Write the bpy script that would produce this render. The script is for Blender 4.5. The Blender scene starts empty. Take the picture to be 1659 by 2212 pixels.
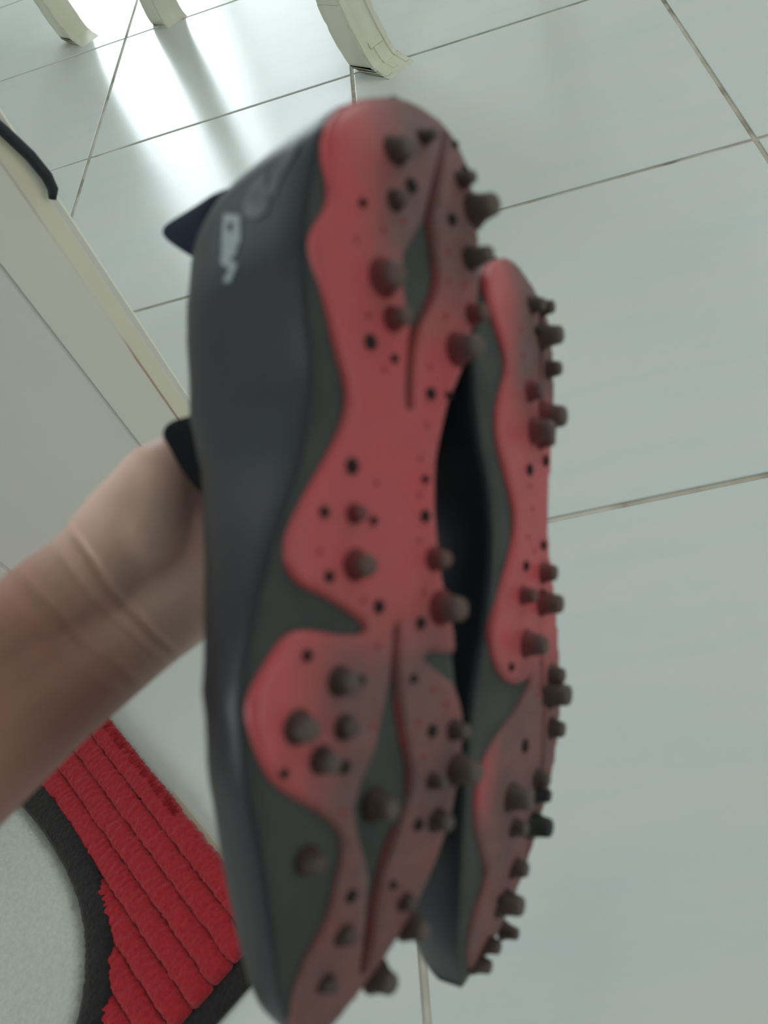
import bpy, bmesh, math, random
from mathutils import Vector, Matrix, noise
from mathutils.geometry import delaunay_2d_cdt
from mathutils.bvhtree import BVHTree

scene = bpy.context.scene
COL = scene.collection
random.seed(7)

# ------------------------------------------------------------------ camera
cam_data = bpy.data.cameras.new('camera')
cam_data.sensor_fit = 'VERTICAL'
cam_data.sensor_height = 36.0
cam_data.lens = 28.904
cam_data.clip_start = 0.02
cam_data.dof.use_dof = True
cam_data.dof.focus_distance = 1.25
cam_data.dof.aperture_fstop = 7.8
cam = bpy.data.objects.new('camera', cam_data)
COL.objects.link(cam)
cam.matrix_world = Matrix(((0.6856114, 0.6760318, -0.2700334, 0.0),
                           (-0.6772399, 0.4562833, -0.5771929, 0.0),
                           (-0.266989, 0.5786075, 0.7706687, 0.765),
                           (0, 0, 0, 1)))
scene.camera = cam

# ------------------------------------------------------------------ world, lights, exposure
world = bpy.data.worlds.new('world')
scene.world = world
world.use_nodes = True
bg = world.node_tree.nodes['Background']
bg.inputs[0].default_value = (0.86, 0.95, 1.0, 1)
bg.inputs[1].default_value = 1.0

def area_light(name, loc, rot, sx, sy, power, color):
    d = bpy.data.lights.new(name, 'AREA')
    d.shape = 'RECTANGLE'; d.size = sx; d.size_y = sy; d.energy = power; d.color = color
    o = bpy.data.objects.new(name, d)
    o.location = loc; o.rotation_euler = rot
    COL.objects.link(o)
    return o
R90 = math.pi / 2
# daylight through the glazed door beyond the table, and unseen fill lights added around the room
area_light('daylight_door', (1.88, 4.12, 1.06), (-R90, 0, 0), 0.74, 2.08, 50, (0.86, 0.97, 1.0))
area_light('fill_high_back', (-0.5, 4.12, 1.72), (-R90, 0, 0), 1.56, 1.1, 10, (0.88, 0.97, 1.0))  # unseen fill added high at the back for hand and boot edges
area_light('fill_left', (-1.78, 0.9, 1.25), (0, -R90, 0), 1.0, 1.0, 30, (0.95, 0.98, 1.0))  # unseen fill added at the left for the highlight on the hand
area_light('fill_beside_door', (2.64, 4.12, 1.06), (-R90, 0, 0), 0.68, 2.08, 20, (0.86, 0.97, 1.0))  # dimmer panel added beside the door to widen its glow on the floor
area_light('fill_behind_viewer', (1.3, -2.58, 0.9), (R90, 0, 0), 2.0, 1.36, 23, (1.0, 0.98, 0.95))  # fill added behind the viewer to light the soles and cabinet front
area_light('fill_right', (3.18, 0.6, 1.5), (0, R90, 0), 1.2, 1.6, 33, (0.95, 0.98, 0.97))  # fill added on the right to brighten the tiles there

scene.view_settings.view_transform = 'Standard'
scene.view_settings.look = 'None'
scene.view_settings.exposure = -0.58
scene.view_settings.gamma = 1.0
scene.view_settings.use_curve_mapping = False
scene.cycles.use_denoising = True
scene.cycles.max_bounces = 8
scene.cycles.sample_clamp_indirect = 6.0

# ------------------------------------------------------------------ helpers
def link(name, mesh, mat=None, parent=None):
    o = bpy.data.objects.new(name, mesh)
    COL.objects.link(o)
    if mat is not None and not mesh.materials:
        mesh.materials.append(mat)
    if parent is not None:
        o.parent = parent
    return o

def from_bm(name, bm, mat=None, parent=None, smooth=False):
    me = bpy.data.meshes.new(name)
    bmesh.ops.recalc_face_normals(bm, faces=bm.faces[:])
    bm.to_mesh(me); bm.free()
    if smooth:
        me.polygons.foreach_set('use_smooth', [True] * len(me.polygons))
    return link(name, me, mat, parent)

def from_py(name, verts, faces, mat=None, parent=None, smooth=False, fix=True):
    me = bpy.data.meshes.new(name)
    me.from_pydata(verts, [], faces)
    if fix:
        bm = bmesh.new(); bm.from_mesh(me)
        bmesh.ops.recalc_face_normals(bm, faces=bm.faces[:])
        bm.to_mesh(me); bm.free()
    if smooth:
        me.polygons.foreach_set('use_smooth', [True] * len(me.polygons))
    return link(name, me, mat, parent)

def add_box(bm, x0, x1, y0, y1, z0, z1, bevel=0.0):
    vs = [bm.verts.new((x, y, z)) for x in (x0, x1) for y in (y0, y1) for z in (z0, z1)]
    idx = ((0, 1, 3, 2), (4, 6, 7, 5), (0, 4, 5, 1), (2, 3, 7, 6), (0, 2, 6, 4), (1, 5, 7, 3))
    fs = [bm.faces.new([vs[i] for i in f]) for f in idx]
    if bevel:
        es = list({e for f in fs for e in f.edges})
        bmesh.ops.bevel(bm, geom=es, offset=bevel, segments=2, affect='EDGES', profile=0.5)

def box(name, x0, x1, y0, y1, z0, z1, mat, parent=None, bevel=0.0):
    bm = bmesh.new(); add_box(bm, x0, x1, y0, y1, z0, z1, bevel)
    return from_bm(name, bm, mat, parent)

def tag(o, label=None, cat=None, group=None, kind=None):
    if label: o['label'] = label
    if cat: o['category'] = cat
    if group: o['group'] = group
    if kind: o['kind'] = kind
    return o

def empty(name, matrix):
    o = bpy.data.objects.new(name, None)
    o.empty_display_size = 0.02
    COL.objects.link(o)
    o.matrix_world = matrix
    return o

def sweep(bm, pts, radii, seg=12, cap=True):
    """closed tube through pts"""
    pts = [Vector(p) for p in pts]
    rings = []
    ref = None
    for i, p in enumerate(pts):
        t = (pts[min(i + 1, len(pts) - 1)] - pts[max(i - 1, 0)]).normalized()
        if ref is None:
            ref = t.orthogonal().normalized()
        ref = (ref - t * ref.dot(t)).normalized()
        b = t.cross(ref)
        rings.append([bm.verts.new(p + radii[i] * (ref * math.cos(a) + b * math.sin(a)))
                      for a in (2 * math.pi * k / seg for k in range(seg))])
    for r0, r1 in zip(rings, rings[1:]):
        for k in range(seg):
            bm.faces.new((r0[k], r0[(k + 1) % seg], r1[(k + 1) % seg], r1[k]))
    if cap:
        bm.faces.new(rings[0][::-1]); bm.faces.new(rings[-1])

# ------------------------------------------------------------------ materials
def new_mat(name, color=(0.5, 0.5, 0.5), rough=0.5, spec=0.5):
    m = bpy.data.materials.new(name); m.use_nodes = True
    b = m.node_tree.nodes['Principled BSDF']
    b.inputs['Base Color'].default_value = (*color, 1)
    b.inputs['Roughness'].default_value = rough
    b.inputs['Specular IOR Level'].default_value = spec
    return m, m.node_tree.nodes, m.node_tree.links, b

def coords(N, L, scale=(1, 1, 1), kind='Object'):
    t = N.new('ShaderNodeTexCoord'); mp = N.new('ShaderNodeMapping')
    mp.inputs['Scale'].default_value = scale
    L.new(t.outputs[kind], mp.inputs['Vector'])
    return mp.outputs['Vector']

def noise_tex(N, L, vec, scale, detail=3, rough=0.5):
    n = N.new('ShaderNodeTexNoise')
    n.inputs['Scale'].default_value = scale; n.inputs['Detail'].default_value = detail
    n.inputs['Roughness'].default_value = rough
    L.new(vec, n.inputs['Vector'])
    return n.outputs['Fac']

def ramp(N, L, fac, stops):
    r = N.new('ShaderNodeValToRGB')
    e = r.color_ramp.elements
    while len(e) < len(stops): e.new(0.5)
    for el, (p, c) in zip(e, stops):
        el.position = p; el.color = (*c, 1)
    L.new(fac, r.inputs['Fac'])
    return r.outputs['Color']

def math_node(N, L, op, a, b=None, clamp=False):
    m = N.new('ShaderNodeMath'); m.operation = op; m.use_clamp = clamp
    for i, v in enumerate((a, b)):
        if v is None: continue
        if isinstance(v, (int, float)): m.inputs[i].default_value = v
        else: L.new(v, m.inputs[i])
    return m.outputs[0]

def mix_col(N, L, fac, a, b):
    m = N.new('ShaderNodeMix'); m.data_type = 'RGBA'
    if isinstance(fac, (int, float)): m.inputs[0].default_value = fac
    else: L.new(fac, m.inputs[0])
    for i, v in ((6, a), (7, b)):
        if isinstance(v, tuple): m.inputs[i].default_value = (*v, 1)
        else: L.new(v, m.inputs[i])
    return m.outputs[2]

def bump(N, L, bsdf, height, strength, dist=0.001):
    b = N.new('ShaderNodeBump'); b.inputs['Strength'].default_value = strength
    b.inputs['Distance'].default_value = dist
    L.new(height, b.inputs['Height']); L.new(b.outputs['Normal'], bsdf.inputs['Normal'])

def smooth_range(N, L, v, a, b):
    m = N.new('ShaderNodeMapRange'); m.interpolation_type = 'SMOOTHSTEP'
    m.inputs['From Min'].default_value = a; m.inputs['From Max'].default_value = b
    L.new(v, m.inputs['Value'])
    return m.outputs['Result']

def sep(N, L, vec):
    s = N.new('ShaderNodeSeparateXYZ'); L.new(vec, s.inputs[0])
    return s.outputs

# glazed floor tile
M_tile, N, L, b = new_mat('glazed_tile', (0.6, 0.62, 0.58), 0.2, 0.5)
v = coords(N, L, (1, 7, 1), 'Object')
f1 = noise_tex(N, L, v, 2.6, 5, 0.62)
c1 = ramp(N, L, f1, [(0.3, (0.535, 0.59, 0.59)), (0.5, (0.565, 0.605, 0.59)), (0.7, (0.58, 0.60, 0.56))])
L.new(c1, b.inputs['Base Color'])
f2 = noise_tex(N, L, coords(N, L), 9, 2)
L.new(math_node(N, L, 'MULTIPLY_ADD', f2, 0.06), b.inputs['Roughness'])
b.inputs['Roughness'].links[0].from_node.inputs[2].default_value = 0.185

M_grout, N, L, b = new_mat('cement_grout', (0.3, 0.28, 0.23), 0.85, 0.2)
f = noise_tex(N, L, coords(N, L), 14, 4)
L.new(ramp(N, L, f, [(0.35, (0.25, 0.23, 0.18)), (0.46, (0.43, 0.40, 0.335)), (0.66, (0.54, 0.52, 0.46))]), b.inputs['Base Color'])

M_wall, N, L, b = new_mat('painted_plaster', (0.58, 0.59, 0.54), 0.85, 0.2)
f = noise_tex(N, L, coords(N, L), 60, 2); bump(N, L, b, f, 0.15)
M_ceiling, N, L, b = new_mat('ceiling_paint', (0.78, 0.78, 0.74), 0.9, 0.2)
f = noise_tex(N, L, coords(N, L), 40, 2); bump(N, L, b, f, 0.1)
M_frame, N, L, b = new_mat('door_frame_paint', (0.75, 0.74, 0.68), 0.4, 0.4)

M_cream, N, L, b = new_mat('cream_lacquer', (0.62, 0.62, 0.50), 0.35, 0.4)
f = noise_tex(N, L, coords(N, L, (1, 1, 0.25)), 18, 3)
L.new(ramp(N, L, f, [(0.3, (0.58, 0.58, 0.46)), (0.7, (0.66, 0.66, 0.55))]), b.inputs['Base Color'])

M_cab, N, L, b = new_mat('white_cabinet_paint', (0.55, 0.56, 0.49), 0.45, 0.35)
f = noise_tex(N, L, coords(N, L, (1, 1, 0.3)), 9, 3)
L.new(ramp(N, L, f, [(0.3, (0.68, 0.70, 0.65)), (0.7, (0.73, 0.71, 0.66))]), b.inputs['Base Color'])

# yellowed edge with a brown stain line along its inner seam
M_stile, N, L, b = new_mat('yellowed_cabinet_edge', (0.56, 0.56, 0.46), 0.45, 0.35)
vec = coords(N, L); s = sep(N, L, vec)
wob = math_node(N, L, 'MULTIPLY', math_node(N, L, 'SUBTRACT', noise_tex(N, L, vec, 9, 3), 0.5), 0.006)
dx = math_node(N, L, 'ABSOLUTE', math_node(N, L, 'SUBTRACT', math_node(N, L, 'ADD', s[0], wob), 0.160))
line = math_node(N, L, 'SUBTRACT', 1.0, smooth_range(N, L, dx, 0.0006, 0.0022))
patch = smooth_range(N, L, noise_tex(N, L, coords(N, L, (1, 1, 1)), 7, 2), 0.42, 0.62)
low = math_node(N, L, 'SUBTRACT', 1.0, smooth_range(N, L, s[2], 0.27, 0.32))
am = math_node(N, L, 'MULTIPLY', line, math_node(N, L, 'MAXIMUM', math_node(N, L, 'MULTIPLY', patch, 0.35), low), True)
yel = smooth_range(N, L, s[0], 0.157, 0.166)
basec = mix_col(N, L, yel, (0.72, 0.72, 0.65), (0.75, 0.73, 0.57))
L.new(mix_col(N, L, math_node(N, L, 'MULTIPLY', am, 0.75), basec, (0.34, 0.19, 0.09)), b.inputs['Base Color'])

M_black, N, L, b = new_mat('black_rubber', (0.012, 0.015, 0.018), 0.5, 0.4)

# boots
M_upper, N, L, b = new_mat('charcoal_boot_upper', (0.045, 0.054, 0.058), 0.44, 0.36)
vec = coords(N, L)
f = noise_tex(N, L, vec, 30, 4)
L.new(ramp(N, L, f, [(0.3, (0.006, 0.009, 0.013)), (0.7, (0.010, 0.014, 0.019))]), b.inputs['Base Color'])
f = noise_tex(N, L, vec, 900, 2); bump(N, L, b, f, 0.15, 0.0004)
M_midsole, N, L, b = new_mat('grey_midsole', (0.07, 0.08, 0.074), 0.6, 0.25)
f = noise_tex(N, L, coords(N, L), 45, 4)
L.new(ramp(N, L, f, [(0.3, (0.034, 0.042, 0.040)), (0.7, (0.058, 0.064, 0.060))]), b.inputs['Base Color'])
M_lining, N, L, b = new_mat('black_knit', (0.007, 0.008, 0.010), 0.9, 0.05)
w = N.new('ShaderNodeTexWave'); w.inputs['Scale'].default_value = 420; L.new(coords(N, L), w.inputs['Vector'])
bump(N, L, b, w.outputs['Fac'], 0.3, 0.0005)
M_tab, N, L, b = new_mat('navy_knit', (0.018, 0.021, 0.036), 0.85, 0.05)
w = N.new('ShaderNodeTexWave'); w.inputs['Scale'].default_value = 420; L.new(coords(N, L), w.inputs['Vector'])
bump(N, L, b, w.outputs['Fac'], 0.3, 0.0005)
M_print, N, L, b = new_mat('pale_print', (0.23, 0.275, 0.28), 0.5, 0.4)
M_print_faint, N, L, b = new_mat('worn_print', (0.13, 0.155, 0.15), 0.5, 0.4)
f = noise_tex(N, L, coords(N, L), 120, 3)
L.new(ramp(N, L, f, [(0.4, (0.040, 0.050, 0.052)), (0.65, (0.085, 0.105, 0.105))]), b.inputs['Base Color'])

def plate_material(name, flip):
    """red outsole rubber soiled with dried mud where the foot lands (flip: mirrored boot)"""
    m, N, L, b = new_mat(name, (0.62, 0.085, 0.095), 0.42, 0.4)
    vec = coords(N, L); s = sep(N, L, vec)
    n1 = noise_tex(N, L, vec, 38, 5, 0.6)
    n2 = noise_tex(N, L, vec, 150, 3)
    y = math_node(N, L, 'MULTIPLY', s[1], flip)
    fore = smooth_range(N, L, s[0], 0.15, 0.19)
    heel = math_node(N, L, 'SUBTRACT', 1.0, smooth_range(N, L, s[0], 0.045, 0.085))
    edge = smooth_range(N, L, y, 0.012, 0.044)                 # the clean rim of the plate
    edge_h = smooth_range(N, L, y, -0.002, 0.026)
    toe = smooth_range(N, L, s[0], 0.205, 0.23)
    a = math_node(N, L, 'MULTIPLY', fore, math_node(N, L, 'MAXIMUM', math_node(N, L, 'SUBTRACT', 1.0, edge), toe))
    h = math_node(N, L, 'MULTIPLY', heel, math_node(N, L, 'SUBTRACT', 1.0, edge_h))
    d = math_node(N, L, 'MAXIMUM', a, h)
    d = math_node(N, L, 'ADD', math_node(N, L, 'MULTIPLY', d, 0.80), 0.14)
    d = math_node(N, L, 'ADD', d, math_node(N, L, 'MULTIPLY', math_node(N, L, 'SUBTRACT', n1, 0.5), 0.75), True)
    mud = mix_col(N, L, n2, (0.115, 0.060, 0.055), (0.185, 0.112, 0.104))
    red = mix_col(N, L, n1, (0.44, 0.055, 0.068), (0.52, 0.076, 0.086))
    L.new(mix_col(N, L, d, red, mud), b.inputs['Base Color'])
    L.new(math_node(N, L, 'ADD', math_node(N, L, 'MULTIPLY', d, 0.4), 0.36), b.inputs['Roughness'])
    bump(N, L, b, n2, 0.25, 0.0006)
    return m
M_plate_a = plate_material('soiled_red_outsole', 1)
M_plate_b = plate_material('soiled_red_outsole_mirrored', 1)
M_groove, N, L, b = new_mat('dark_red_groove', (0.13, 0.022, 0.024), 0.6, 0.3)
f = noise_tex(N, L, coords(N, L), 60, 3)
L.new(ramp(N, L, f, [(0.35, (0.16, 0.02, 0.022)), (0.65, (0.07, 0.028, 0.024))]), b.inputs['Base Color'])
def stud_material(name, top, root):
    m, N, L, b = new_mat(name, top, 0.6, 0.3)
    vec = coords(N, L); s = sep(N, L, vec)
    t = smooth_range(N, L, s[2], 0.001, 0.0085)
    n = noise_tex(N, L, vec, 400, 3)
    t = math_node(N, L, 'ADD', t, math_node(N, L, 'MULTIPLY', math_node(N, L, 'SUBTRACT', n, 0.5), 0.5), True)
    L.new(mix_col(N, L, t, root, top), b.inputs['Base Color'])
    return m
M_stud_red = stud_material('worn_red_stud', (0.105, 0.070, 0.060), (0.15, 0.020, 0.026))
M_stud_mud = stud_material('muddy_stud', (0.10, 0.078, 0.066), (0.050, 0.026, 0.024))
M_stud_dark = stud_material('black_stud', (0.02, 0.026, 0.026), (0.03, 0.03, 0.03))
M_nub, N, L, b = new_mat('black_nub', (0.018, 0.014, 0.013), 0.7, 0.2)
M_dot, N, L, b = new_mat('deep_red_pip', (0.24, 0.024, 0.035), 0.6, 0.3)

# skin
SKIN_AXIS = (0.983, 0.0055, -0.1835, -0.1071)   # along the arm, measured from the wrist
M_skin, N, L, b = new_mat('tanned_skin', (0.45, 0.27, 0.2), 0.52, 0.42)
vec = coords(N, L)
n1 = noise_tex(N, L, vec, 22, 3); n2 = noise_tex(N, L, vec, 320, 3)
c = ramp(N, L, n1, [(0.3, (0.36, 0.178, 0.132)), (0.55, (0.35, 0.172, 0.136)), (0.75, (0.375, 0.165, 0.138))])
dp = N.new('ShaderNodeVectorMath'); dp.operation = 'DOT_PRODUCT'      # pale palm, tanned forearm; palm lightened further to paint in its highlight
L.new(vec, dp.inputs[0]); dp.inputs[1].default_value = SKIN_AXIS[:3]
t = smooth_range(N, L, math_node(N, L, 'SUBTRACT', dp.outputs['Value'], SKIN_AXIS[3]), -0.03, 0.03)
c2 = ramp(N, L, n1, [(0.3, (0.66, 0.44, 0.36)), (0.55, (0.64, 0.43, 0.36)), (0.75, (0.68, 0.41, 0.355))])
L.new(mix_col(N, L, t, c, c2), b.inputs['Base Color'])
b.inputs['Subsurface Weight'].default_value = 0.12
b.inputs['Subsurface Radius'].default_value = (0.008, 0.003, 0.0015)
b.inputs['Subsurface Scale'].default_value = 0.5
bump(N, L, b, n2, 0.2, 0.0004)
M_nail, N, L, b = new_mat('finger_nail', (0.62, 0.40, 0.34), 0.3, 0.5)

# rug
def pile_material(name, c0, c1):
    m, N, L, b = new_mat(name, c0, 0.95, 0.1)
    vec = coords(N, L)
    f = noise_tex(N, L, vec, 240, 4, 0.7)
    L.new(ramp(N, L, f, [(0.3, c0), (0.7, c1)]), b.inputs['Base Color'])
    b.inputs['Sheen Weight'].default_value = 0.25
    bump(N, L, b, f, 0.9, 0.002)
    return m
M_pile_red = pile_material('red_chenille', (0.27, 0.010, 0.017), (0.41, 0.021, 0.030))
M_pile_white = pile_material('white_terry', (0.43, 0.46, 0.42), (0.53, 0.56, 0.51))
M_pile_black = pile_material('black_terry', (0.010, 0.009, 0.010), (0.022, 0.018, 0.019))
M_hem, N, L, b = new_mat('beige_hem', (0.50, 0.45, 0.36), 0.9, 0.1)

# measured outlines, all in the boots' own or world coordinates (metres)
BOOT_H = [(-0.006, 0.052), (-0.004, 0.066), (-0.001, 0.078), (0.005, 0.086), (0.015, 0.09), (0.035, 0.0896), (0.05, 0.0889), (0.065, 0.087), (0.08, 0.085), (0.095, 0.0827), (0.11, 0.0817), (0.125, 0.0825), (0.14, 0.0749), (0.16, 0.0658), (0.18, 0.0558), (0.2, 0.0535), (0.22, 0.0585), (0.24, 0.0575), (0.255, 0.053), (0.27, 0.047), (0.28, 0.041), (0.29, 0.036), (0.297, 0.029), (0.302, 0.02), (0.304, 0.014)]
BOOT_A = [[-0.7126, -0.633155, -0.302184, 0.165882], [-0.461413, 0.098503, 0.8817, 0.20973], [-0.528487, 0.767732, -0.362339, 0.636343]]
BOOT_B = [[-0.702308, -0.563068, -0.435565, 0.201911], [-0.45794, -0.111104, 0.882013, 0.20563], [-0.545026, 0.818908, -0.179822, 0.548579]]
PLATE_A = [(0.0058, 0.0155), (0.0127, 0.0247), (0.0198, 0.0304), (0.0262, 0.0326), (0.0325, 0.0326), (0.0382, 0.0312), (0.0427, 0.0302), (0.0473, 0.0314), (0.0517, 0.0344), (0.057, 0.0362), (0.061, 0.036), (0.0665, 0.0336), (0.0725, 0.0307), (0.0801, 0.028), (0.0872, 0.0254), (0.0935, 0.0224), (0.0994, 0.0202), (0.105, 0.0205), (0.1108, 0.0224), (0.1175, 0.0261), (0.1247, 0.0306), (0.131, 0.0346), (0.1372, 0.038), (0.1431, 0.0405), (0.1476, 0.0411), (0.1515, 0.0402), (0.1547, 0.0379), (0.157, 0.0341), (0.1589, 0.028), (0.1621, 0.0207), (0.1657, 0.014), (0.1686, 0.0091), (0.1703, 0.0082), (0.1716, 0.0103), (0.1714, 0.0166), (0.1702, 0.0248), (0.1691, 0.0318), (0.1692, 0.0368), (0.1713, 0.0408), (0.1755, 0.0446), (0.1809, 0.0481), (0.1856, 0.0505), (0.1892, 0.0512), (0.1936, 0.0504), (0.1994, 0.0482), (0.2046, 0.0458), (0.2095, 0.0426), (0.2138, 0.0375), (0.2181, 0.0304), (0.2226, 0.023), (0.2266, 0.018), (0.2308, 0.0146), (0.2354, 0.0127), (0.239, 0.0128), (0.243, 0.0139), (0.2486, 0.0141), (0.2537, 0.0141), (0.2578, 0.0149), (0.2615, 0.0172), (0.2658, 0.0197), (0.2706, 0.021), (0.2756, 0.0215), (0.2803, 0.0211), (0.2965, 0.0165), (0.3, 0.01), (0.301, 0.006), (0.298, -0.0009), (0.29, -0.0082), (0.281, -0.016), (0.27, -0.0234), (0.2547, -0.0302), (0.24, -0.035), (0.23, -0.037), (0.218, -0.0383), (0.207, -0.0384), (0.2, -0.038), (0.1901, -0.0332), (0.186, -0.0259), (0.182, -0.0188), (0.1792, -0.016), (0.1783, -0.0186), (0.1798, -0.0334), (0.172, -0.032), (0.165, -0.0292), (0.152, -0.0241), (0.142, -0.0221), (0.132, -0.0203), (0.122, -0.0199), (0.115, -0.0199), (0.105, -0.0224), (0.095, -0.0252), (0.088, -0.0293), (0.08, -0.0334), (0.07, -0.0363), (0.06, -0.039), (0.05, -0.0398), (0.042, -0.0401), (0.034, -0.0386), (0.027, -0.0374), (0.016, -0.036), (0.008, -0.035), (-0.0012, -0.0318), (-0.0056, -0.0263), (-0.0072, -0.0186), (-0.0061, -0.0088), (-0.0018, 0.0018)]
HOLES_A = [[(-0.0015, -0.0281), (0.0117, -0.0213), (0.027, -0.0162), (0.036, -0.0143), (0.0436, -0.016), (0.0539, -0.0186), (0.0619, -0.0169), (0.0689, -0.0124), (0.074, -0.0095), (0.0828, -0.0075), (0.0919, -0.0071), (0.1012, -0.0076), (0.1015, -0.0054), (0.0923, -0.0047), (0.0833, -0.0049), (0.0733, -0.0058), (0.0657, -0.0028), (0.0585, -0.0014), (0.0509, -0.0016), (0.045, -0.0052), (0.0391, -0.0092), (0.0308, -0.0119), (0.0237, -0.014), (0.0118, -0.0189), (-0.0, -0.0251)], [(0.1684, -0.0053), (0.1764, -0.0048), (0.1866, -0.0058), (0.1969, -0.008), (0.206, -0.0106), (0.2154, -0.0141), (0.2229, -0.0146), (0.2285, -0.0125), (0.2356, -0.0103), (0.2426, -0.0082), (0.2482, -0.0064), (0.2574, -0.0063), (0.2689, -0.0081), (0.279, -0.0089), (0.2831, -0.0087), (0.2822, -0.0064), (0.2742, -0.0047), (0.2624, -0.0024), (0.2481, -0.0003), (0.239, 0.0036), (0.2301, 0.0083), (0.2226, 0.0102), (0.2153, 0.008), (0.2073, 0.0035), (0.1967, 0.0009), (0.1858, -0.0018), (0.1763, -0.0027), (0.1683, -0.003)]]
GROOVES_A = [[(-0.0007, -0.0266), (0.0122, -0.02), (0.0274, -0.0148), (0.0367, -0.0131), (0.044, -0.0149), (0.0542, -0.0174), (0.0618, -0.0155), (0.0687, -0.0113), (0.0739, -0.008), (0.083, -0.0062), (0.0921, -0.006), (0.1013, -0.0065)], [(0.1684, -0.004), (0.1763, -0.0038), (0.1865, -0.0045), (0.1968, -0.0067), (0.2058, -0.0093), (0.2151, -0.0127), (0.2234, -0.0134)], [(0.2331, -0.0095), (0.24, -0.0066), (0.2471, -0.0051), (0.2562, -0.005), (0.2684, -0.0065), (0.2785, -0.0075), (0.2826, -0.0076)]]
GROOVES_B = [[(0.0093, -0.0236), (0.0272, -0.0186), (0.0432, -0.0193), (0.0633, -0.0192), (0.0756, -0.0167)], [(0.1672, -0.0263), (0.1836, -0.0294), (0.2038, -0.0305), (0.2244, -0.0318), (0.2402, -0.0297), (0.2542, -0.0279)]]
HOLES_B = [[(0.0091, -0.0227), (0.0271, -0.0177), (0.0432, -0.0184), (0.0632, -0.0183), (0.0754, -0.0158), (0.0758, -0.0176), (0.0634, -0.0201), (0.0432, -0.0202), (0.0273, -0.0195), (0.0095, -0.0245)], [(0.1674, -0.0254), (0.1837, -0.0285), (0.2039, -0.0296), (0.2244, -0.0309), (0.2401, -0.0288), (0.2541, -0.027), (0.2543, -0.0288), (0.2403, -0.0306), (0.2244, -0.0327), (0.2037, -0.0314), (0.1835, -0.0303), (0.167, -0.0272)]]
PLATE_B = [(0.0013, 0.0072), (0.0089, 0.0258), (0.0163, 0.0345), (0.023, 0.0362), (0.0291, 0.0324), (0.0349, 0.0267), (0.0406, 0.0199), (0.0471, 0.016), (0.0528, 0.017), (0.0599, 0.0211), (0.0677, 0.0246), (0.0748, 0.0246), (0.0816, 0.0213), (0.0901, 0.0151), (0.0989, 0.0087), (0.1061, 0.0041), (0.1155, 0.0046), (0.1248, 0.0092), (0.1347, 0.0159), (0.1443, 0.0219), (0.1529, 0.0249), (0.1601, 0.0237), (0.1669, 0.0186), (0.1723, 0.0109), (0.175, 0.0015), (0.1752, -0.0081), (0.174, -0.0172), (0.1793, -0.0134), (0.1846, -0.0037), (0.1892, 0.0077), (0.1942, 0.0198), (0.2003, 0.0286), (0.2069, 0.0333), (0.2151, 0.0349), (0.2245, 0.0321), (0.2359, 0.0234), (0.246, 0.0148), (0.2536, 0.0146), (0.2619, 0.0177), (0.2719, 0.0166), (0.2822, 0.0109), (0.2965, -0.002), (0.3005, -0.007), (0.296, -0.0131), (0.285, -0.0206), (0.27, -0.0268), (0.25, -0.0343), (0.23, -0.0411), (0.215, -0.0466), (0.206, -0.0491), (0.195, -0.0509), (0.187, -0.052), (0.175, -0.05), (0.165, -0.0484), (0.155, -0.0456), (0.145, -0.0427), (0.13, -0.0371), (0.12, -0.0333), (0.11, -0.0321), (0.1, -0.031), (0.08, -0.0338), (0.065, -0.0359), (0.057, -0.0369), (0.04, -0.0345), (0.024, -0.0319), (0.012, -0.0236), (0.006, -0.0155), (0, -0.0042)]
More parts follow.
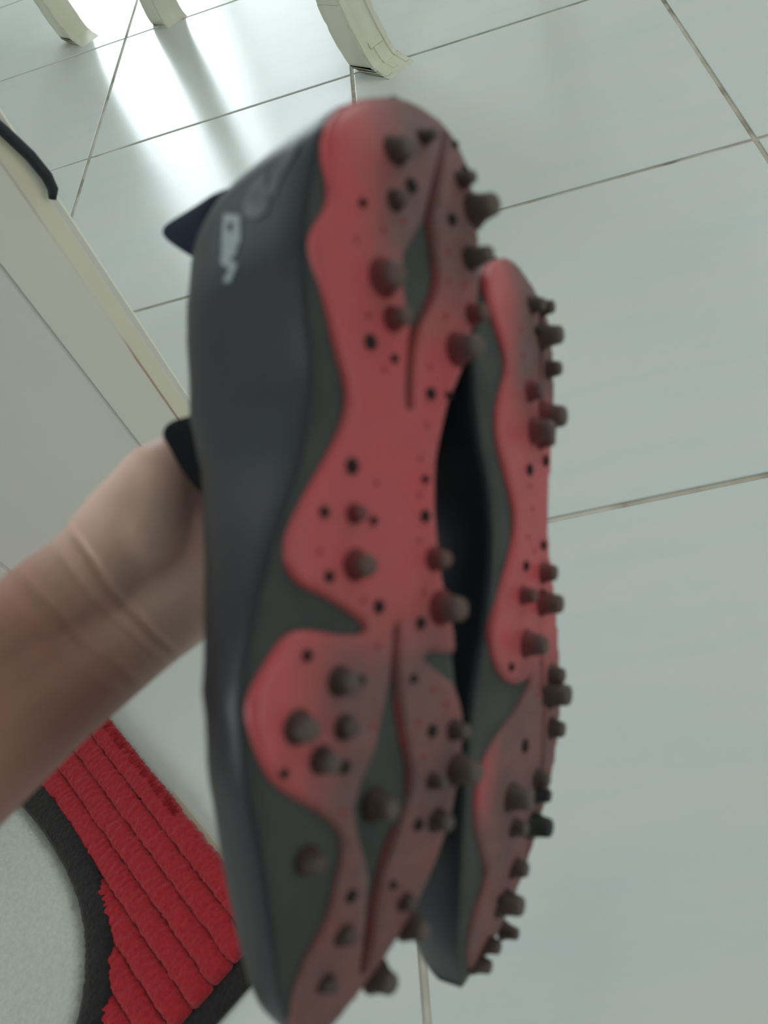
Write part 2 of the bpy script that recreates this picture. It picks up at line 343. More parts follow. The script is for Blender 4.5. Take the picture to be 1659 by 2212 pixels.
STUDS_A = [(0.0199, 0.0041, 0.0048, 0.007252), (0.0087, -0.011, 0.0029, 0.0066), (0.0285, -0.0031, 0.0027, 0.0026), (0.0358, 0.0041, 0.0035, 0.004884), (0.0411, 0.0179, 0.0018, 0.0026), (0.0613, 0.0079, 0.0061, 0.007252), (0.0733, 0.0032, 0.0042, 0.007252), (0.0826, 0.0125, 0.0027, 0.0026), (0.0856, 0.002, 0.0016, 0.0026), (0.0175, -0.0287, 0.0032, 0.0066), (0.033, -0.0235, 0.0026, 0.0026), (0.0258, -0.0355, 0.0055, 0.0098), (0.0437, -0.0337, 0.0042, 0.0098), (0.0627, -0.0361, 0.0039, 0.0066), (0.0765, -0.0285, 0.0058, 0.0098), (0.0939, -0.0156, 0.0026, 0.0026), (0.093, -0.0244, 0.0015, 0.0026), (0.0034, -0.0289, 0.0018, 0.0026), (0.0121, -0.0317, 0.0016, 0.0026), (0.1211, 0.0182, 0.0027, 0.0026), (0.1354, 0.0284, 0.0019, 0.0026), (0.1352, 0.0166, 0.0031, 0.004884), (0.1369, 0.0086, 0.0016, 0.0026), (0.1504, 0.0152, 0.0048, 0.007252), (0.1539, 0.0255, 0.0019, 0.0026), (0.163, 0.0049, 0.0024, 0.0026), (0.1221, -0.0142, 0.0016, 0.0026), (0.1341, -0.0148, 0.0023, 0.0026), (0.1479, -0.02, 0.0039, 0.0066), (0.1639, -0.0243, 0.0055, 0.0098), (0.1686, -0.0143, 0.0023, 0.0026), (0.1761, 0.0327, 0.0019, 0.0026), (0.1843, 0.02, 0.0044, 0.007252), (0.1847, 0.0116, 0.0019, 0.0026), (0.1979, 0.0175, 0.004, 0.004884), (0.1958, 0.035, 0.0048, 0.007252), (0.2061, 0.0259, 0.0042, 0.007252), (0.2095, 0.0167, 0.0026, 0.0026), (0.2079, 0.0392, 0.0018, 0.0026), (0.1862, -0.0118, 0.0016, 0.0026), (0.2039, -0.0216, 0.0024, 0.0026), (0.2049, -0.0329, 0.0035, 0.0066), (0.2203, -0.0233, 0.0029, 0.0066), (0.2185, -0.036, 0.0052, 0.0098), (0.2339, -0.0188, 0.0023, 0.0026), (0.234, -0.0279, 0.0039, 0.0066), (0.2241, 0.0007, 0.0045, 0.007252), (0.2504, 0.0074, 0.0023, 0.0026), (0.252, -0.0111, 0.0016, 0.0026), (0.2596, -0.0186, 0.0032, 0.004884), (0.2707, -0.0255, 0.0045, 0.007252), (0.2627, 0.0071, 0.0035, 0.004884), (0.2859, -0.0157, 0.0048, 0.007252), (0.2777, 0.0101, 0.0032, 0.004884), (0.2353, 0.0259, 0.0035, 0.004884)]
STUDS_B = [(0.0179, -0.0082, 0.0041, 0.0066), (0.0279, -0.0121, 0.0025, 0.0026), (0.0545, -0.0062, 0.005, 0.0066), (0.0704, -0.0111, 0.0058, 0.0098), (0.0873, -0.0074, 0.0027, 0.0026), (0.1272, -0.0055, 0.0023, 0.0026), (0.1391, -0.0031, 0.0041, 0.0066), (0.1593, -0.0076, 0.0054, 0.0098), (0.1671, 0.0078, 0.0019, 0.0026), (0.2013, -0.0083, 0.0033, 0.0026), (0.2192, 0.0038, 0.0054, 0.0098), (0.2335, -0.0037, 0.0041, 0.0066), (0.264, -0.0043, 0.0025, 0.0026), (0.2887, -0.0294, 0.0037, 0.0066), (0.0159, -0.0203, 0.0041, 0.0066), (0.0288, -0.0188, 0.0054, 0.0098), (0.0415, -0.0267, 0.0045, 0.0066), (0.0628, -0.0246, 0.0062, 0.0098), (0.0732, -0.0198, 0.0045, 0.0066), (0.0818, -0.0254, 0.0029, 0.0026), (0.1185, -0.0246, 0.0025, 0.0026), (0.1303, -0.0257, 0.005, 0.0066), (0.1434, -0.0249, 0.0058, 0.0098), (0.1758, -0.0379, 0.005, 0.0066), (0.1839, -0.0371, 0.0062, 0.0098), (0.1996, -0.0392, 0.005, 0.0066), (0.218, -0.0237, 0.0041, 0.0066), (0.2257, -0.027, 0.0041, 0.0066), (0.2386, -0.0252, 0.0058, 0.0098), (0.2538, -0.014, 0.0045, 0.0066), (0.2676, -0.0101, 0.0058, 0.0098), (0.2853, -0.0072, 0.0041, 0.0066), (0.2927, -0.0042, 0.0041, 0.0066)]
DOTS_A = [(0.0465, 0.0086), (0.0409, 0.0001), (0.0528, 0.0197), (0.0748, 0.0138), (0.0898, 0.0061), (0.0445, -0.0222), (0.0543, -0.0231), (0.0533, -0.0312), (0.0665, -0.022), (0.0851, -0.0152), (0.1251, 0.0077), (0.1467, 0.0295), (0.1609, 0.0114), (0.1045, -0.0144), (0.1154, -0.0118), (0.1275, -0.0117), (0.1422, -0.0128), (0.1587, -0.0154), (0.1751, 0.0048), (0.1989, 0.0056), (0.2229, 0.0158), (0.1909, -0.0215), (0.1959, -0.0287), (0.2004, -0.0148), (0.2118, -0.0183)]
DOTS_B = [(0.0315, 0.0042), (0.0413, 0.0013), (0.0611, -0.0202), (0.094, -0.0089), (0.1035, -0.0119), (0.1153, -0.0075), (0.1211, -0.0154), (0.1891, -0.0139), (0.1824, -0.0213)]
PRINTS = {'ring': [[(0.0353, 0.0491), (0.0401, 0.0365), (0.0498, 0.033), (0.0515, 0.0347), (0.047, 0.0462)], [(0.0401, 0.0446), (0.0419, 0.0398), (0.045, 0.0398), (0.0437, 0.043)]], 'zig': [[(0.0477, 0.0462), (0.0499, 0.0347), (0.0537, 0.0346), (0.0547, 0.0379), (0.0575, 0.0328), (0.0591, 0.0344), (0.0623, 0.0374), (0.061, 0.0423), (0.0577, 0.0378), (0.0543, 0.0444), (0.0506, 0.0445)]], 'up1': [[(0.0205, 0.0149), (0.0247, 0.0186), (0.0305, 0.0221), (0.0375, 0.0221), (0.0397, 0.0182), (0.034, 0.0162), (0.0282, 0.0119), (0.0249, 0.0098)]], 'up2': [[(0.0277, 0.0261), (0.0307, 0.0331), (0.0356, 0.0364), (0.0414, 0.0331), (0.0448, 0.0259), (0.0437, 0.0202), (0.0398, 0.0202), (0.033, 0.024)]]}
HAND = {'FORE': [((-0.0143, 0.249, 0.5144), 0.022), ((-0.0502, 0.2488, 0.5211), 0.024), ((-0.0919, 0.2438, 0.5326), 0.028), ((-0.149, 0.2366, 0.55), 0.034), ((-0.2427, 0.2288, 0.5723), 0.038)], 'THEN': [((-0.0067, 0.2562, 0.5225), 0.0185), ((0.0176, 0.254, 0.5332), 0.0205), ((0.0358, 0.2589, 0.5419), 0.015), ((0.0483, 0.2603, 0.5396), 0.0125), ((0.058, 0.2601, 0.5312), 0.0105), ((0.0638, 0.261, 0.5261), 0.009)], 'RAD': [((-0.0317, 0.2567, 0.5296), 0.022), ((-0.0078, 0.2549, 0.5289), 0.021), ((0.0162, 0.2562, 0.537), 0.0185), ((0.0339, 0.2597, 0.5419), 0.0145)], 'WRIST': [((-0.0143, 0.249, 0.5144), 0.022), ((0.0064, 0.249, 0.51), 0.021), ((0.0295, 0.2492, 0.5052), 0.02)], 'HYPO': [((-0.0172, 0.2427, 0.506), 0.0185), ((-0.0008, 0.2427, 0.5014), 0.021), ((0.0184, 0.2449, 0.4917), 0.019), ((0.0372, 0.2471, 0.4778), 0.0135)], 'M2': [((0.0023, 0.2564, 0.5193), 0.016), ((0.0599, 0.2618, 0.5084), 0.0135), ((0.0847, 0.2643, 0.497), 0.0125), ((0.1065, 0.2899, 0.4719), 0.0105), ((0.1196, 0.2939, 0.4561), 0.0095), ((0.123, 0.2835, 0.4495), 0.008)], 'M3': [((-0.0061, 0.2519, 0.5129), 0.017), ((0.0506, 0.255, 0.4962), 0.014), ((0.0761, 0.2569, 0.4832), 0.0125), ((0.0955, 0.2824, 0.452), 0.0105), ((0.1107, 0.2846, 0.4356), 0.0095), ((0.1154, 0.2725, 0.4308), 0.008)], 'M4': [((-0.0112, 0.2484, 0.5085), 0.017), ((0.0406, 0.2493, 0.491), 0.014), ((0.0623, 0.2498, 0.4769), 0.012), ((0.078, 0.2717, 0.4456), 0.01), ((0.0907, 0.2739, 0.4284), 0.009), ((0.0967, 0.2652, 0.424), 0.0078)], 'M5': [((0.0372, 0.2471, 0.4778), 0.0135), ((0.0481, 0.2446, 0.472), 0.0115), ((0.0585, 0.2602, 0.4458), 0.009), ((0.0682, 0.263, 0.4305), 0.0082), ((0.074, 0.2559, 0.4272), 0.0072)]}
HAND_BREADTH = (-0.1295, -0.7714, -0.6231)
HAND_AXIS = (0.983, 0.0055, -0.1835)
HAND_PALMAR = (-0.27, -0.5772, 0.7707)
def lerp_tab(tab, x):
    if x <= tab[0][0]: return tab[0][1]
    for (x0, v0), (x1, v1) in zip(tab, tab[1:]):
        if x <= x1: return v0 + (v1 - v0) * (x - x0) / (x1 - x0)
    return tab[-1][1]
def sstep(x, a, b):
    t = min(1, max(0, (x - a) / (b - a))); return t * t * (3 - 2 * t)
# bottom outline of the boot: half widths on either side of the long axis
OUT_L = [(-0.006,-0.01254),(-0.0045,-0.00522),(-0.002,0.00104),(0.003,0.01202),(0.009,0.02142),(0.0145,0.02769),(0.0226,0.03292),(0.042,0.03605),(0.057,0.03814),(0.08,0.03501),(0.0975,0.03187),(0.12,0.03449),(0.145,0.04389),(0.165,0.04964),(0.1877,0.05329),(0.21,0.04964),(0.23,0.04232),(0.25,0.03553),(0.268,0.02874),(0.283,0.02299),(0.294,0.0162),(0.301,0.0094),(0.304,0.00627)]
OUT_RB = [(-0.006,-0.002),(-0.004,-0.007),(0,-0.0135),(0.004,-0.0195),(0.009,-0.0275),(0.0163,-0.036),(0.0295,-0.03887),(0.0433,-0.04159),(0.0616,-0.04002),(0.082,-0.03396),(0.096,-0.02581),(0.115,-0.02111),(0.13,-0.02111),(0.1515,-0.02508),(0.1733,-0.03375),(0.202,-0.03961),(0.224,-0.0394),(0.2396,-0.03637),(0.2547,-0.03135),(0.27,-0.02456),(0.281,-0.01724),(0.29,-0.0094),(0.298,-0.00209),(0.304,0.00313)]
OUT_R = [(-0.006,-0.0145),(-0.005,-0.0209),(-0.003,-0.02769),(0.001,-0.03292),(0.0079,-0.03616),(0.0295,-0.03887),(0.0433,-0.04159),(0.0616,-0.04002),(0.082,-0.03396),(0.096,-0.02581),(0.115,-0.02111),(0.13,-0.02111),(0.1515,-0.02508),(0.1733,-0.03375),(0.202,-0.03961),(0.224,-0.0394),(0.2396,-0.03637),(0.2547,-0.03135),(0.27,-0.02456),(0.281,-0.01724),(0.29,-0.0094),(0.298,-0.00209),(0.304,0.00313)]
def zs(x, y=0):
    z = 0
    if x > .2: z += .018 * ((min(x, .31) - .2) / .095) ** 2
    if x < .03: z += .006 * ((.03 - max(x, -.01)) / .03) ** 2
    return z
GAP = [(-.006,.002),(0,.010),(.01,.016),(.03,.021),(.07,.022),(.10,.020),(.118,.012),(.128,.0004),(.31,.0004)]
def section(x, h, npt=15, n=2.35, right=OUT_R):
    """left side then right side of the upper, each from sole edge to top: [(X, Y, Z)]"""
    wl, wr, g = lerp_tab(OUT_L, x), lerp_tab(right, x), lerp_tab(GAP, x)
    mid = (wl + wr) / 2 * .6
    z0 = zs(x); sides = []
    fw = sstep(x, .10, .16); n = n + (1.95 - n) * fw
    for w, sg in ((wl, 1), (wr, -1)):
        half = abs(w - mid); gg = min(g, half * .8)
        pm = math.acos((gg / half) ** (n / 2)); sm = math.sin(pm) ** (2 / n)
        pts = [(x, mid + sg * half * .90, z0), (x, mid + sg * half * .975, z0 + .0012), (x, mid + sg * half, z0 + .004)]
        for i in range(1, npt):
            p = pm * i / (npt - 1)
            y = half * math.cos(p) ** (2 / n) * (1 + .05 * (1 - fw) * math.sin(2 * p))
            if i == npt - 1: y = gg
            z = .004 + (h - .004) * math.sin(p) ** (2 / n) / sm
            xx = x + (.06 * z + 1.0 * z * z) * (1 - sstep(x, -.008, .10))
            pts.append((xx, mid + sg * y, z0 + z))
        sides.append(pts)
    return sides

# ------------------------------------------------------------------ room shell
RX0, RX1, RY0, RY1, RZ1 = -1.7, 3.1, -2.5, 4.0, 2.6
T = 0.12
floor = box('floor', RX0 - T, RX1 + T, RY0 - T, RY1 + T, -0.06, -0.0022, M_grout)
tag(floor, 'pale glazed floor tiles laid diagonally with grey grout', kind='structure')

TILE, JOINT = 0.6015, 0.0078
DA = Vector((-0.75394, 0.65695)); DB = Vector((0.65695, 0.75394)); ORG = Vector((0.56692, 1.82638))
def clip(poly, nx, ny, d):
    out = []
    for p, q in zip(poly, poly[1:] + poly[:1]):
        a, c = p[0] * nx + p[1] * ny - d, q[0] * nx + q[1] * ny - d
        if a <= 0: out.append(p)
        if (a < 0 < c) or (c < 0 < a):
            t = a / (a - c); out.append((p[0] + t * (q[0] - p[0]), p[1] + t * (q[1] - p[1])))
    return out
def tile_mesh(poly, name):
    bm = bmesh.new()
    vs = [bm.verts.new((x, y, -0.006)) for x, y in poly]
    f = bm.faces.new(vs)
    r = bmesh.ops.extrude_face_region(bm, geom=[f])
    tv = [g for g in r['geom'] if isinstance(g, bmesh.types.BMVert)]
    for v_ in tv: v_.co.z = 0.0
    top = [g for g in r['geom'] if isinstance(g, bmesh.types.BMFace)][0]
    bmesh.ops.bevel(bm, geom=list(top.edges), offset=0.0009, segments=2, affect='EDGES', profile=0.5)
    bmesh.ops.recalc_face_normals(bm, faces=bm.faces[:])
    me = bpy.data.meshes.new(name); bm.to_mesh(me); bm.free(); me.materials.append(M_tile)
    return me
hs = (TILE - JOINT) / 2
full_tile = tile_mesh([(-hs, -hs), (hs, -hs), (hs, hs), (-hs, hs)], 'tile')
ang = math.atan2(DA.y, DA.x)
for i in range(-9, 12):
    for j in range(-9, 10):
        cpt = ORG + DA * ((i + 0.5) * TILE) + DB * ((j + 0.5) * TILE)
        corners = [cpt + DA * (sx_ * hs) + DB * (sy_ * hs) for sx_, sy_ in ((-1, -1), (1, -1), (1, 1), (-1, 1))]
        poly = [(p.x, p.y) for p in corners]
        q = poly
        for nx, ny, d in ((1, 0, RX1), (-1, 0, -RX0), (0, 1, RY1), (0, -1, -RY0)):
            q = clip(q, nx, ny, d)
            if not q: break
        if len(q) < 3: continue
        area = abs(sum(a[0] * c_[1] - c_[0] * a[1] for a, c_ in zip(q, q[1:] + q[:1]))) / 2
        if area < 0.01: continue
        if area > 0.99 * (2 * hs) ** 2:
            t = link('tile', full_tile, None, floor)
            t.location = (cpt.x, cpt.y, 0)
            t.rotation_euler = (0, 0, ang + random.choice((0, math.pi)))
        else:
            ca, sa = math.cos(-ang), math.sin(-ang)
            loc = [((x - cpt.x) * ca - (y - cpt.y) * sa, (x - cpt.x) * sa + (y - cpt.y) * ca) for x, y in q]
            t = link('tile', tile_mesh(loc, 'cut_tile'), None, floor)
            t.location = (cpt.x, cpt.y, 0); t.rotation_euler = (0, 0, ang)

tag(box('ceiling', RX0 - T, RX1 + T, RY0 - T, RY1 + T, RZ1, RZ1 + 0.1, M_ceiling), kind='structure')
bm = bmesh.new()
for ya, yb, za, zb in ((RY0 - T, 0.4, 0, RZ1), (0.4, 1.4, 0, 0.75), (0.4, 1.4, 1.75, RZ1), (1.4, RY1 + T, 0, RZ1)):
    add_box(bm, RX0 - T, RX0, ya, yb, za, zb)
tag(from_bm('wall_left', bm, M_wall), kind='structure')
bm = bmesh.new()
for ya, yb, za, zb in ((0.36, 0.4, 0.71, 1.79), (1.4, 1.44, 0.71, 1.79), (0.4, 1.4, 0.71, 0.75), (0.4, 1.4, 1.75, 1.79)):
    add_box(bm, RX0 - T, RX0 + 0.015, ya, yb, za, zb, 0.004)
tag(from_bm('fill_frame_4', bm, M_frame), kind='structure')  # unseen frame, added around the left fill light
bm = bmesh.new()
for ya, yb, za, zb in ((RY0 - T, -0.2, 0, RZ1), (-0.2, 1.4, 0, 0.9), (-0.2, 1.4, 2.1, RZ1), (1.4, RY1 + T, 0, RZ1)):
    add_box(bm, RX1, RX1 + T, ya, yb, za, zb)
tag(from_bm('wall_right', bm, M_wall), kind='structure')
bm = bmesh.new()
for ya, yb, za, zb in ((-0.24, -0.2, 0.86, 2.14), (1.4, 1.44, 0.86, 2.14), (-0.2, 1.4, 0.86, 0.9), (-0.2, 1.4, 2.1, 2.14)):
    add_box(bm, RX1 - 0.015, RX1 + T, ya, yb, za, zb, 0.004)
tag(from_bm('fill_frame_3', bm, M_frame), kind='structure')  # unseen frame, added around the fill light on the right
def wall_with_opening(name, y0, y1, xa, xb, za, zb):
    bm = bmesh.new()
    add_box(bm, RX0, xa, y0, y1, 0, RZ1); add_box(bm, xb, RX1, y0, y1, 0, RZ1)
    add_box(bm, xa, xb, y0, y1, zb, RZ1)
    if za > 0: add_box(bm, xa, xb, y0, y1, 0, za)
    return tag(from_bm(name, bm, M_wall), kind='structure')
bm = bmesh.new()
for xa, xb, za, zb in ((RX0, -1.3, 0, RZ1), (-1.3, 0.3, 0, 1.15), (-1.3, 0.3, 2.3, RZ1), (0.3, 1.5, 0, RZ1), (1.5, 3.0, 2.12, RZ1), (3.0, RX1, 0, RZ1)):
    add_box(bm, xa, xb, RY1, RY1 + T, za, zb)
tag(from_bm('wall_back', bm, M_wall), kind='structure')
bm = bmesh.new()
add_box(bm, -1.34, -1.3, RY1 - 0.015, RY1 + T, 1.11, 2.34, 0.004); add_box(bm, 0.3, 0.34, RY1 - 0.015, RY1 + T, 1.11, 2.34, 0.004)
add_box(bm, -1.3, 0.3, RY1 - 0.015, RY1 + T, 1.11, 1.15, 0.004); add_box(bm, -1.3, 0.3, RY1 - 0.015, RY1 + T, 2.3, 2.34, 0.004)
tag(from_bm('fill_frame_2', bm, M_frame), kind='structure')  # unseen frame, added for the high fill light at the back
wall_with_opening('wall_front', RY0 - T, RY0, 0.3, 2.3, 0.2, 1.6)
bm = bmesh.new()
add_box(bm, 1.44, 1.5, RY1 - 0.015, RY1 + T, 0, 2.18, 0.004); add_box(bm, 3.0, 3.06, RY1 - 0.015, RY1 + T, 0, 2.18, 0.004); add_box(bm, 2.255, 2.295, RY1 - 0.01, RY1 + T, 0, 2.12, 0.003)  # centre post and right half added for the dimmer fill panel
add_box(bm, 1.5, 3.0, RY1 - 0.015, RY1 + T, 2.12, 2.18, 0.004)
tag(from_bm('door_1', bm, M_frame), kind='structure')
bm = bmesh.new()
add_box(bm, 0.26, 0.30, RY0 - T, RY0 + 0.015, 0.16, 1.64, 0.004); add_box(bm, 2.3, 2.34, RY0 - T, RY0 + 0.015, 0.16, 1.64, 0.004)
add_box(bm, 0.30, 2.3, RY0 - T, RY0 + 0.015, 0.16, 0.2, 0.004); add_box(bm, 0.30, 2.3, RY0 - T, RY0 + 0.015, 1.6, 1.64, 0.004)
tag(from_bm('fill_frame_1', bm, M_frame), kind='structure')  # unseen frame, added for the fill light behind the viewer

# ------------------------------------------------------------------ white cabinet beside the rug
CY = 0.7285
cab = empty('cabinet', Matrix.Translation((-0.2, CY, 0)))
tag(cab, 'low white painted cabinet with a yellowed, brown-stained front edge', 'cabinet')
inv = Matrix.Translation((0.2, -CY, 0))
def cab_part(o, parent=cab):
    o.parent = parent
    o.matrix_parent_inverse = inv
    return o
cab_part(box('carcass', -0.63, 0.183, CY + 0.0032, CY + 0.45, 0.0, 0.598, M_cab))
cab_part(box('top_board', -0.64, 0.192, CY - 0.006, CY + 0.455, 0.598, 0.618, M_cab, None, 0.003))
bm = bmesh.new()      # right-hand stile: flat face, then a sunk and chamfered edge strip
prof = [(0.1095, CY + 0.022), (0.1095, CY + 0.001), (0.1105, CY), (0.1592, CY), (0.1598, CY + 0.0022), (0.1608, CY + 0.0022), (0.1770, CY + 0.0030), (0.1835, CY + 0.006), (0.1865, CY + 0.011), (0.1865, CY + 0.022)]
rings = [[bm.verts.new((x, y, z)) for x, y in prof] for z in (0, 0.598)]
for k in range(len(prof)):
    k2 = (k + 1) % len(prof)
    bm.faces.new((rings[0][k], rings[0][k2], rings[1][k2], rings[1][k]))
bm.faces.new(rings[0]); bm.faces.new(rings[1][::-1])
cab_part(from_bm('edge_stile', bm, M_stile))
for xa, xb in ((-0.0770, 0.1070), (-0.2645, -0.0800), (-0.452, -0.2675), (-0.63, -0.455)):
    d = cab_part(box('door_panel', xa, xb, CY + 0.001, CY + 0.020, 0.012, 0.594, M_cab, None, 0.0016))

ctl = [(0.177, -0.006, 0.4525), (0.1822, -0.006, 0.459), (0.1838, -0.006, 0.470), (0.1815, -0.006, 0.4905), (0.1745, -0.006, 0.517), (0.164, -0.007, 0.55), (0.156, -0.0125, 0.585), (0.152, -0.0145, 0.610), (0.150, -0.0115, 0.621), (0.147, -0.002, 0.6255), (0.135, 0.05, 0.6235), (0.08, 0.12, 0.6235), (-0.05, 0.15, 0.6235), (-0.2, 0.2, 0.6235)]
bm = bmesh.new()
sweep(bm, [(x, CY + y, z) for x, y, z in ctl], [0.0032, 0.0046] + [0.005] * 12, 14)
cable = from_bm('cable', bm, M_black, None, True)
tag(cable, 'thick black cable end hanging down over the edge of the white cabinet', 'cable')

# ------------------------------------------------------------------ white furniture legs beyond
def leg_mesh(x0, x1, yf, front, depth, h, mats):
    """curved leg: front edge (offset, z) sweeps back as it rises; moulded face towards -y"""
    bm = bmesh.new()
    prof = [(o_, z_) for o_, z_ in front]
    rings = []
    for i, (o_, z_) in enumerate(prof):
        wx = 0.0 if z_ < 0.12 else 0.004 * min(1, (z_ - 0.12) / 0.2)
        d_ = depth * (1.0 - 0.05 * min(1, z_ / 0.1))
        rings.append([bm.verts.new(c_) for c_ in ((x0 + wx, yf + o_, z_), (x1 - wx, yf + o_, z_), (x1 - wx, yf + o_ + d_, max(0, z_ - 0.004 * (i > 0))), (x0 + wx, yf + o_ + d_, max(0, z_ - 0.004 * (i > 0))))])
    for r0, r1 in zip(rings, rings[1:]):
        for k in range(4):
            bm.faces.new((r0[k], r0[(k + 1) % 4], r1[(k + 1) % 4], r1[k]))
    bm.faces.new(rings[0][::-1]); bm.faces.new(rings[-1])
    return bm
def dense(front):
    pts_ = [Vector((a, c_, 0)) for a, c_ in front]
    out = []
    for i in range(len(pts_) - 1):
        p0, p1, p2, p3 = pts_[max(i - 1, 0)], pts_[i], pts_[i + 1], pts_[min(i + 2, len(pts_) - 1)]
        for k in range(4):
            t = k / 4
            q = 0.5 * ((2 * p1) + (p2 - p0) * t + (2 * p0 - 5 * p1 + 4 * p2 - p3) * t * t + (3 * p1 - p0 - 3 * p2 + p3) * t ** 3)
            out.append((q.x, max(0, q.y)))
    out.append((front[-1][0], front[-1][1]))
    return out
SABRE = [(0, 0), (0.034, 0.011), (0.051, 0.021), (0.070, 0.057), (0.084, 0.091), (0.093, 0.123), (0.097, 0.145), (0.099, 0.2), (0.085, 0.35), (0.06, 0.55), (0.05, 0.70)]
STRAIGHT = [(0, 0), (0.013, 0.012), (0.019, 0.034), (0.019, 0.066), (0.010, 0.12), (0.0, 0.25), (-0.005, 0.45), (0.0, 0.70)]
def strip(bm, front, za, zb, xa, xb, yf, t):
    dn = dense(front)
    def off(z_):
        for (o0, z0), (o1, z1) in zip(dn, dn[1:]):
            if z0 <= z_ <= z1: return o0 + (o1 - o0) * (z_ - z0) / max(1e-6, z1 - z0)
        return dn[-1][0]
    n_ = max(3, int((zb - za) / 0.006))
    fr = [(off(za + (zb - za) * k / n_), za + (zb - za) * k / n_) for k in range(n_ + 1)]
    r = [[bm.verts.new(c_) for c_ in ((xa, yf + o_ + 0.003, z_ + .001), (xa + .001, yf + o_ - t, z_), (xb - .001, yf + o_ - t, z_), (xb, yf + o_ + 0.003, z_ + .001))] for o_, z_ in fr]
    for r0, r1 in zip(r, r[1:]):
        for k in range(4):
            bm.faces.new((r0[k], r0[(k + 1) % 4], r1[(k + 1) % 4], r1[k]))
    bm.faces.new(r[0][::-1]); bm.faces.new(r[-1])
def make_leg(parent, x0, x1, yf, front, h, mirror=False, moulded=True, name='leg'):
    fr = [(o_, z_) for o_, z_ in dense(front) if z_ <= h]
    bm = leg_mesh(x0, x1, yf, fr, 0.074, h, None)
    bmesh.ops.bevel(bm, geom=[e for e in bm.edges if abs(e.verts[0].co.z - e.verts[1].co.z) > 0.002], offset=0.0025, segments=2, affect='EDGES')
    leg = from_bm(name, bm, M_cream)
    bits = []
    if moulded:
        bm = bmesh.new()
        w = x1 - x0
        strip(bm, front, 0.004, min(h, 0.5), x0 + 0.0025, x0 + 0.019, yf, 0.0026)
        strip(bm, front, 0.004, min(h, 0.5), x1 - 0.014, x1 - 0.0025, yf, 0.0026)
        strip(bm, front, 0.042, 0.052, x0 + 0.021, x1 - 0.016, yf, 0.0022)
        strip(bm, front, 0.006, 0.041, x0 + 0.029, x0 + 0.044, yf, 0.0020)
        m = from_bm('carved_moulding', bm, M_cream, leg)
        bits = [m]
    if mirror:
        for o_ in [leg] + bits:
            for v_ in o_.data.vertices: v_.co.y = 2 * (yf + 0.037) - v_.co.y
            o_.data.flip_normals()
    return leg
table = empty('table', Matrix.Translation((1.4, 1.8, 0)))
tag(table, 'white carved wooden table whose curved moulded legs stand on the tiles', 'table')
def adopt(o, root):
    o.parent = root; o.matrix_parent_inverse = root.matrix_world.inverted() if False else Matrix.Translation(-root.location)
for x0 in (1.029, 1.66):
    adopt(make_leg(table, x0, x0 + 0.073, 1.326, SABRE, 0.66), table)
for x0 in (1.036, 1.655):
    adopt(make_leg(table, x0, x0 + 0.066, 2.174, STRAIGHT, 0.66, False, False), table)
adopt(box('apron', 1.07, 1.70, 1.40, 2.20, 0.60, 0.69, M_cream, None, 0.004), table)
adopt(box('tabletop', 0.99, 1.78, 1.33, 2.27, 0.69, 0.72, M_cream, None, 0.006), table)

chair = empty('chair', Matrix.Translation((0.69, 2.6, 0)))
tag(chair, 'white wooden chair with curved legs standing nearest the bright door, left of the table', 'chair')
for x0 in (0.886, 0.43):
    adopt(make_leg(chair, x0, x0 + 0.060, 2.40, SABRE, 0.42, False, False), chair)
for x0 in (0.52, 0.68):
    adopt(box('rear_leg', x0, x0 + 0.04, 2.86, 2.90, 0.0, 0.98, M_cream, None, 0.004), chair)
bm = bmesh.new()
lo_ = [bm.verts.new(c_) for c_ in ((0.42, 2.43, 0.42), (0.955, 2.43, 0.42), (0.74, 2.92, 0.42), (0.50, 2.92, 0.42))]
hi_ = [bm.verts.new((v_.co.x, v_.co.y, 0.46)) for v_ in lo_]
bm.faces.new(lo_[::-1]); bm.faces.new(hi_)
for k in range(4): bm.faces.new((lo_[k], lo_[(k + 1) % 4], hi_[(k + 1) % 4], hi_[k]))
bmesh.ops.bevel(bm, geom=bm.edges[:], offset=0.008, segments=2, affect='EDGES')
adopt(from_bm('seat', bm, M_cream), chair)
adopt(box('back_panel', 0.52, 0.72, 2.875, 2.895, 0.55, 0.95, M_cream, None, 0.004), chair)

# ------------------------------------------------------------------ bath rug
MX0, MX1, MY0, MY1 = -0.70, -0.121, 0.305, 0.722
rug = empty('bath_mat', Matrix.Translation((-0.4, 0.5, 0)))
tag(rug, 'red ribbed bath mat with a white oval outlined in black', 'mat')
bm = bmesh.new()
add_box(bm, MX0, MX1, MY0, MY1, 0.0004, 0.007, 0.002)
adopt(from_bm('backing', bm, M_pile_black), rug)
OX, OY, OA, OB, ON = -0.457, 0.565, 0.222, 0.212, 2.5
def oval(t, k=1.0, dz=0.0):
    c_, s_ = math.cos(t), math.sin(t)
    return (OX + (OA * k + dz) * math.copysign(abs(c_) ** (2 / ON), c_), OY + (OB * k + dz) * math.copysign(abs(s_) ** (2 / ON), s_))
def inside_oval(x, y, dz):
    return (abs(x - OX) / (OA + dz)) ** ON + (abs(y - OY) / (OB + dz)) ** ON < 1
def wav(p, amp, sc):
    return amp * noise.noise(Vector((p[0] * sc, p[1] * sc, p[2] * sc + 3.1)))
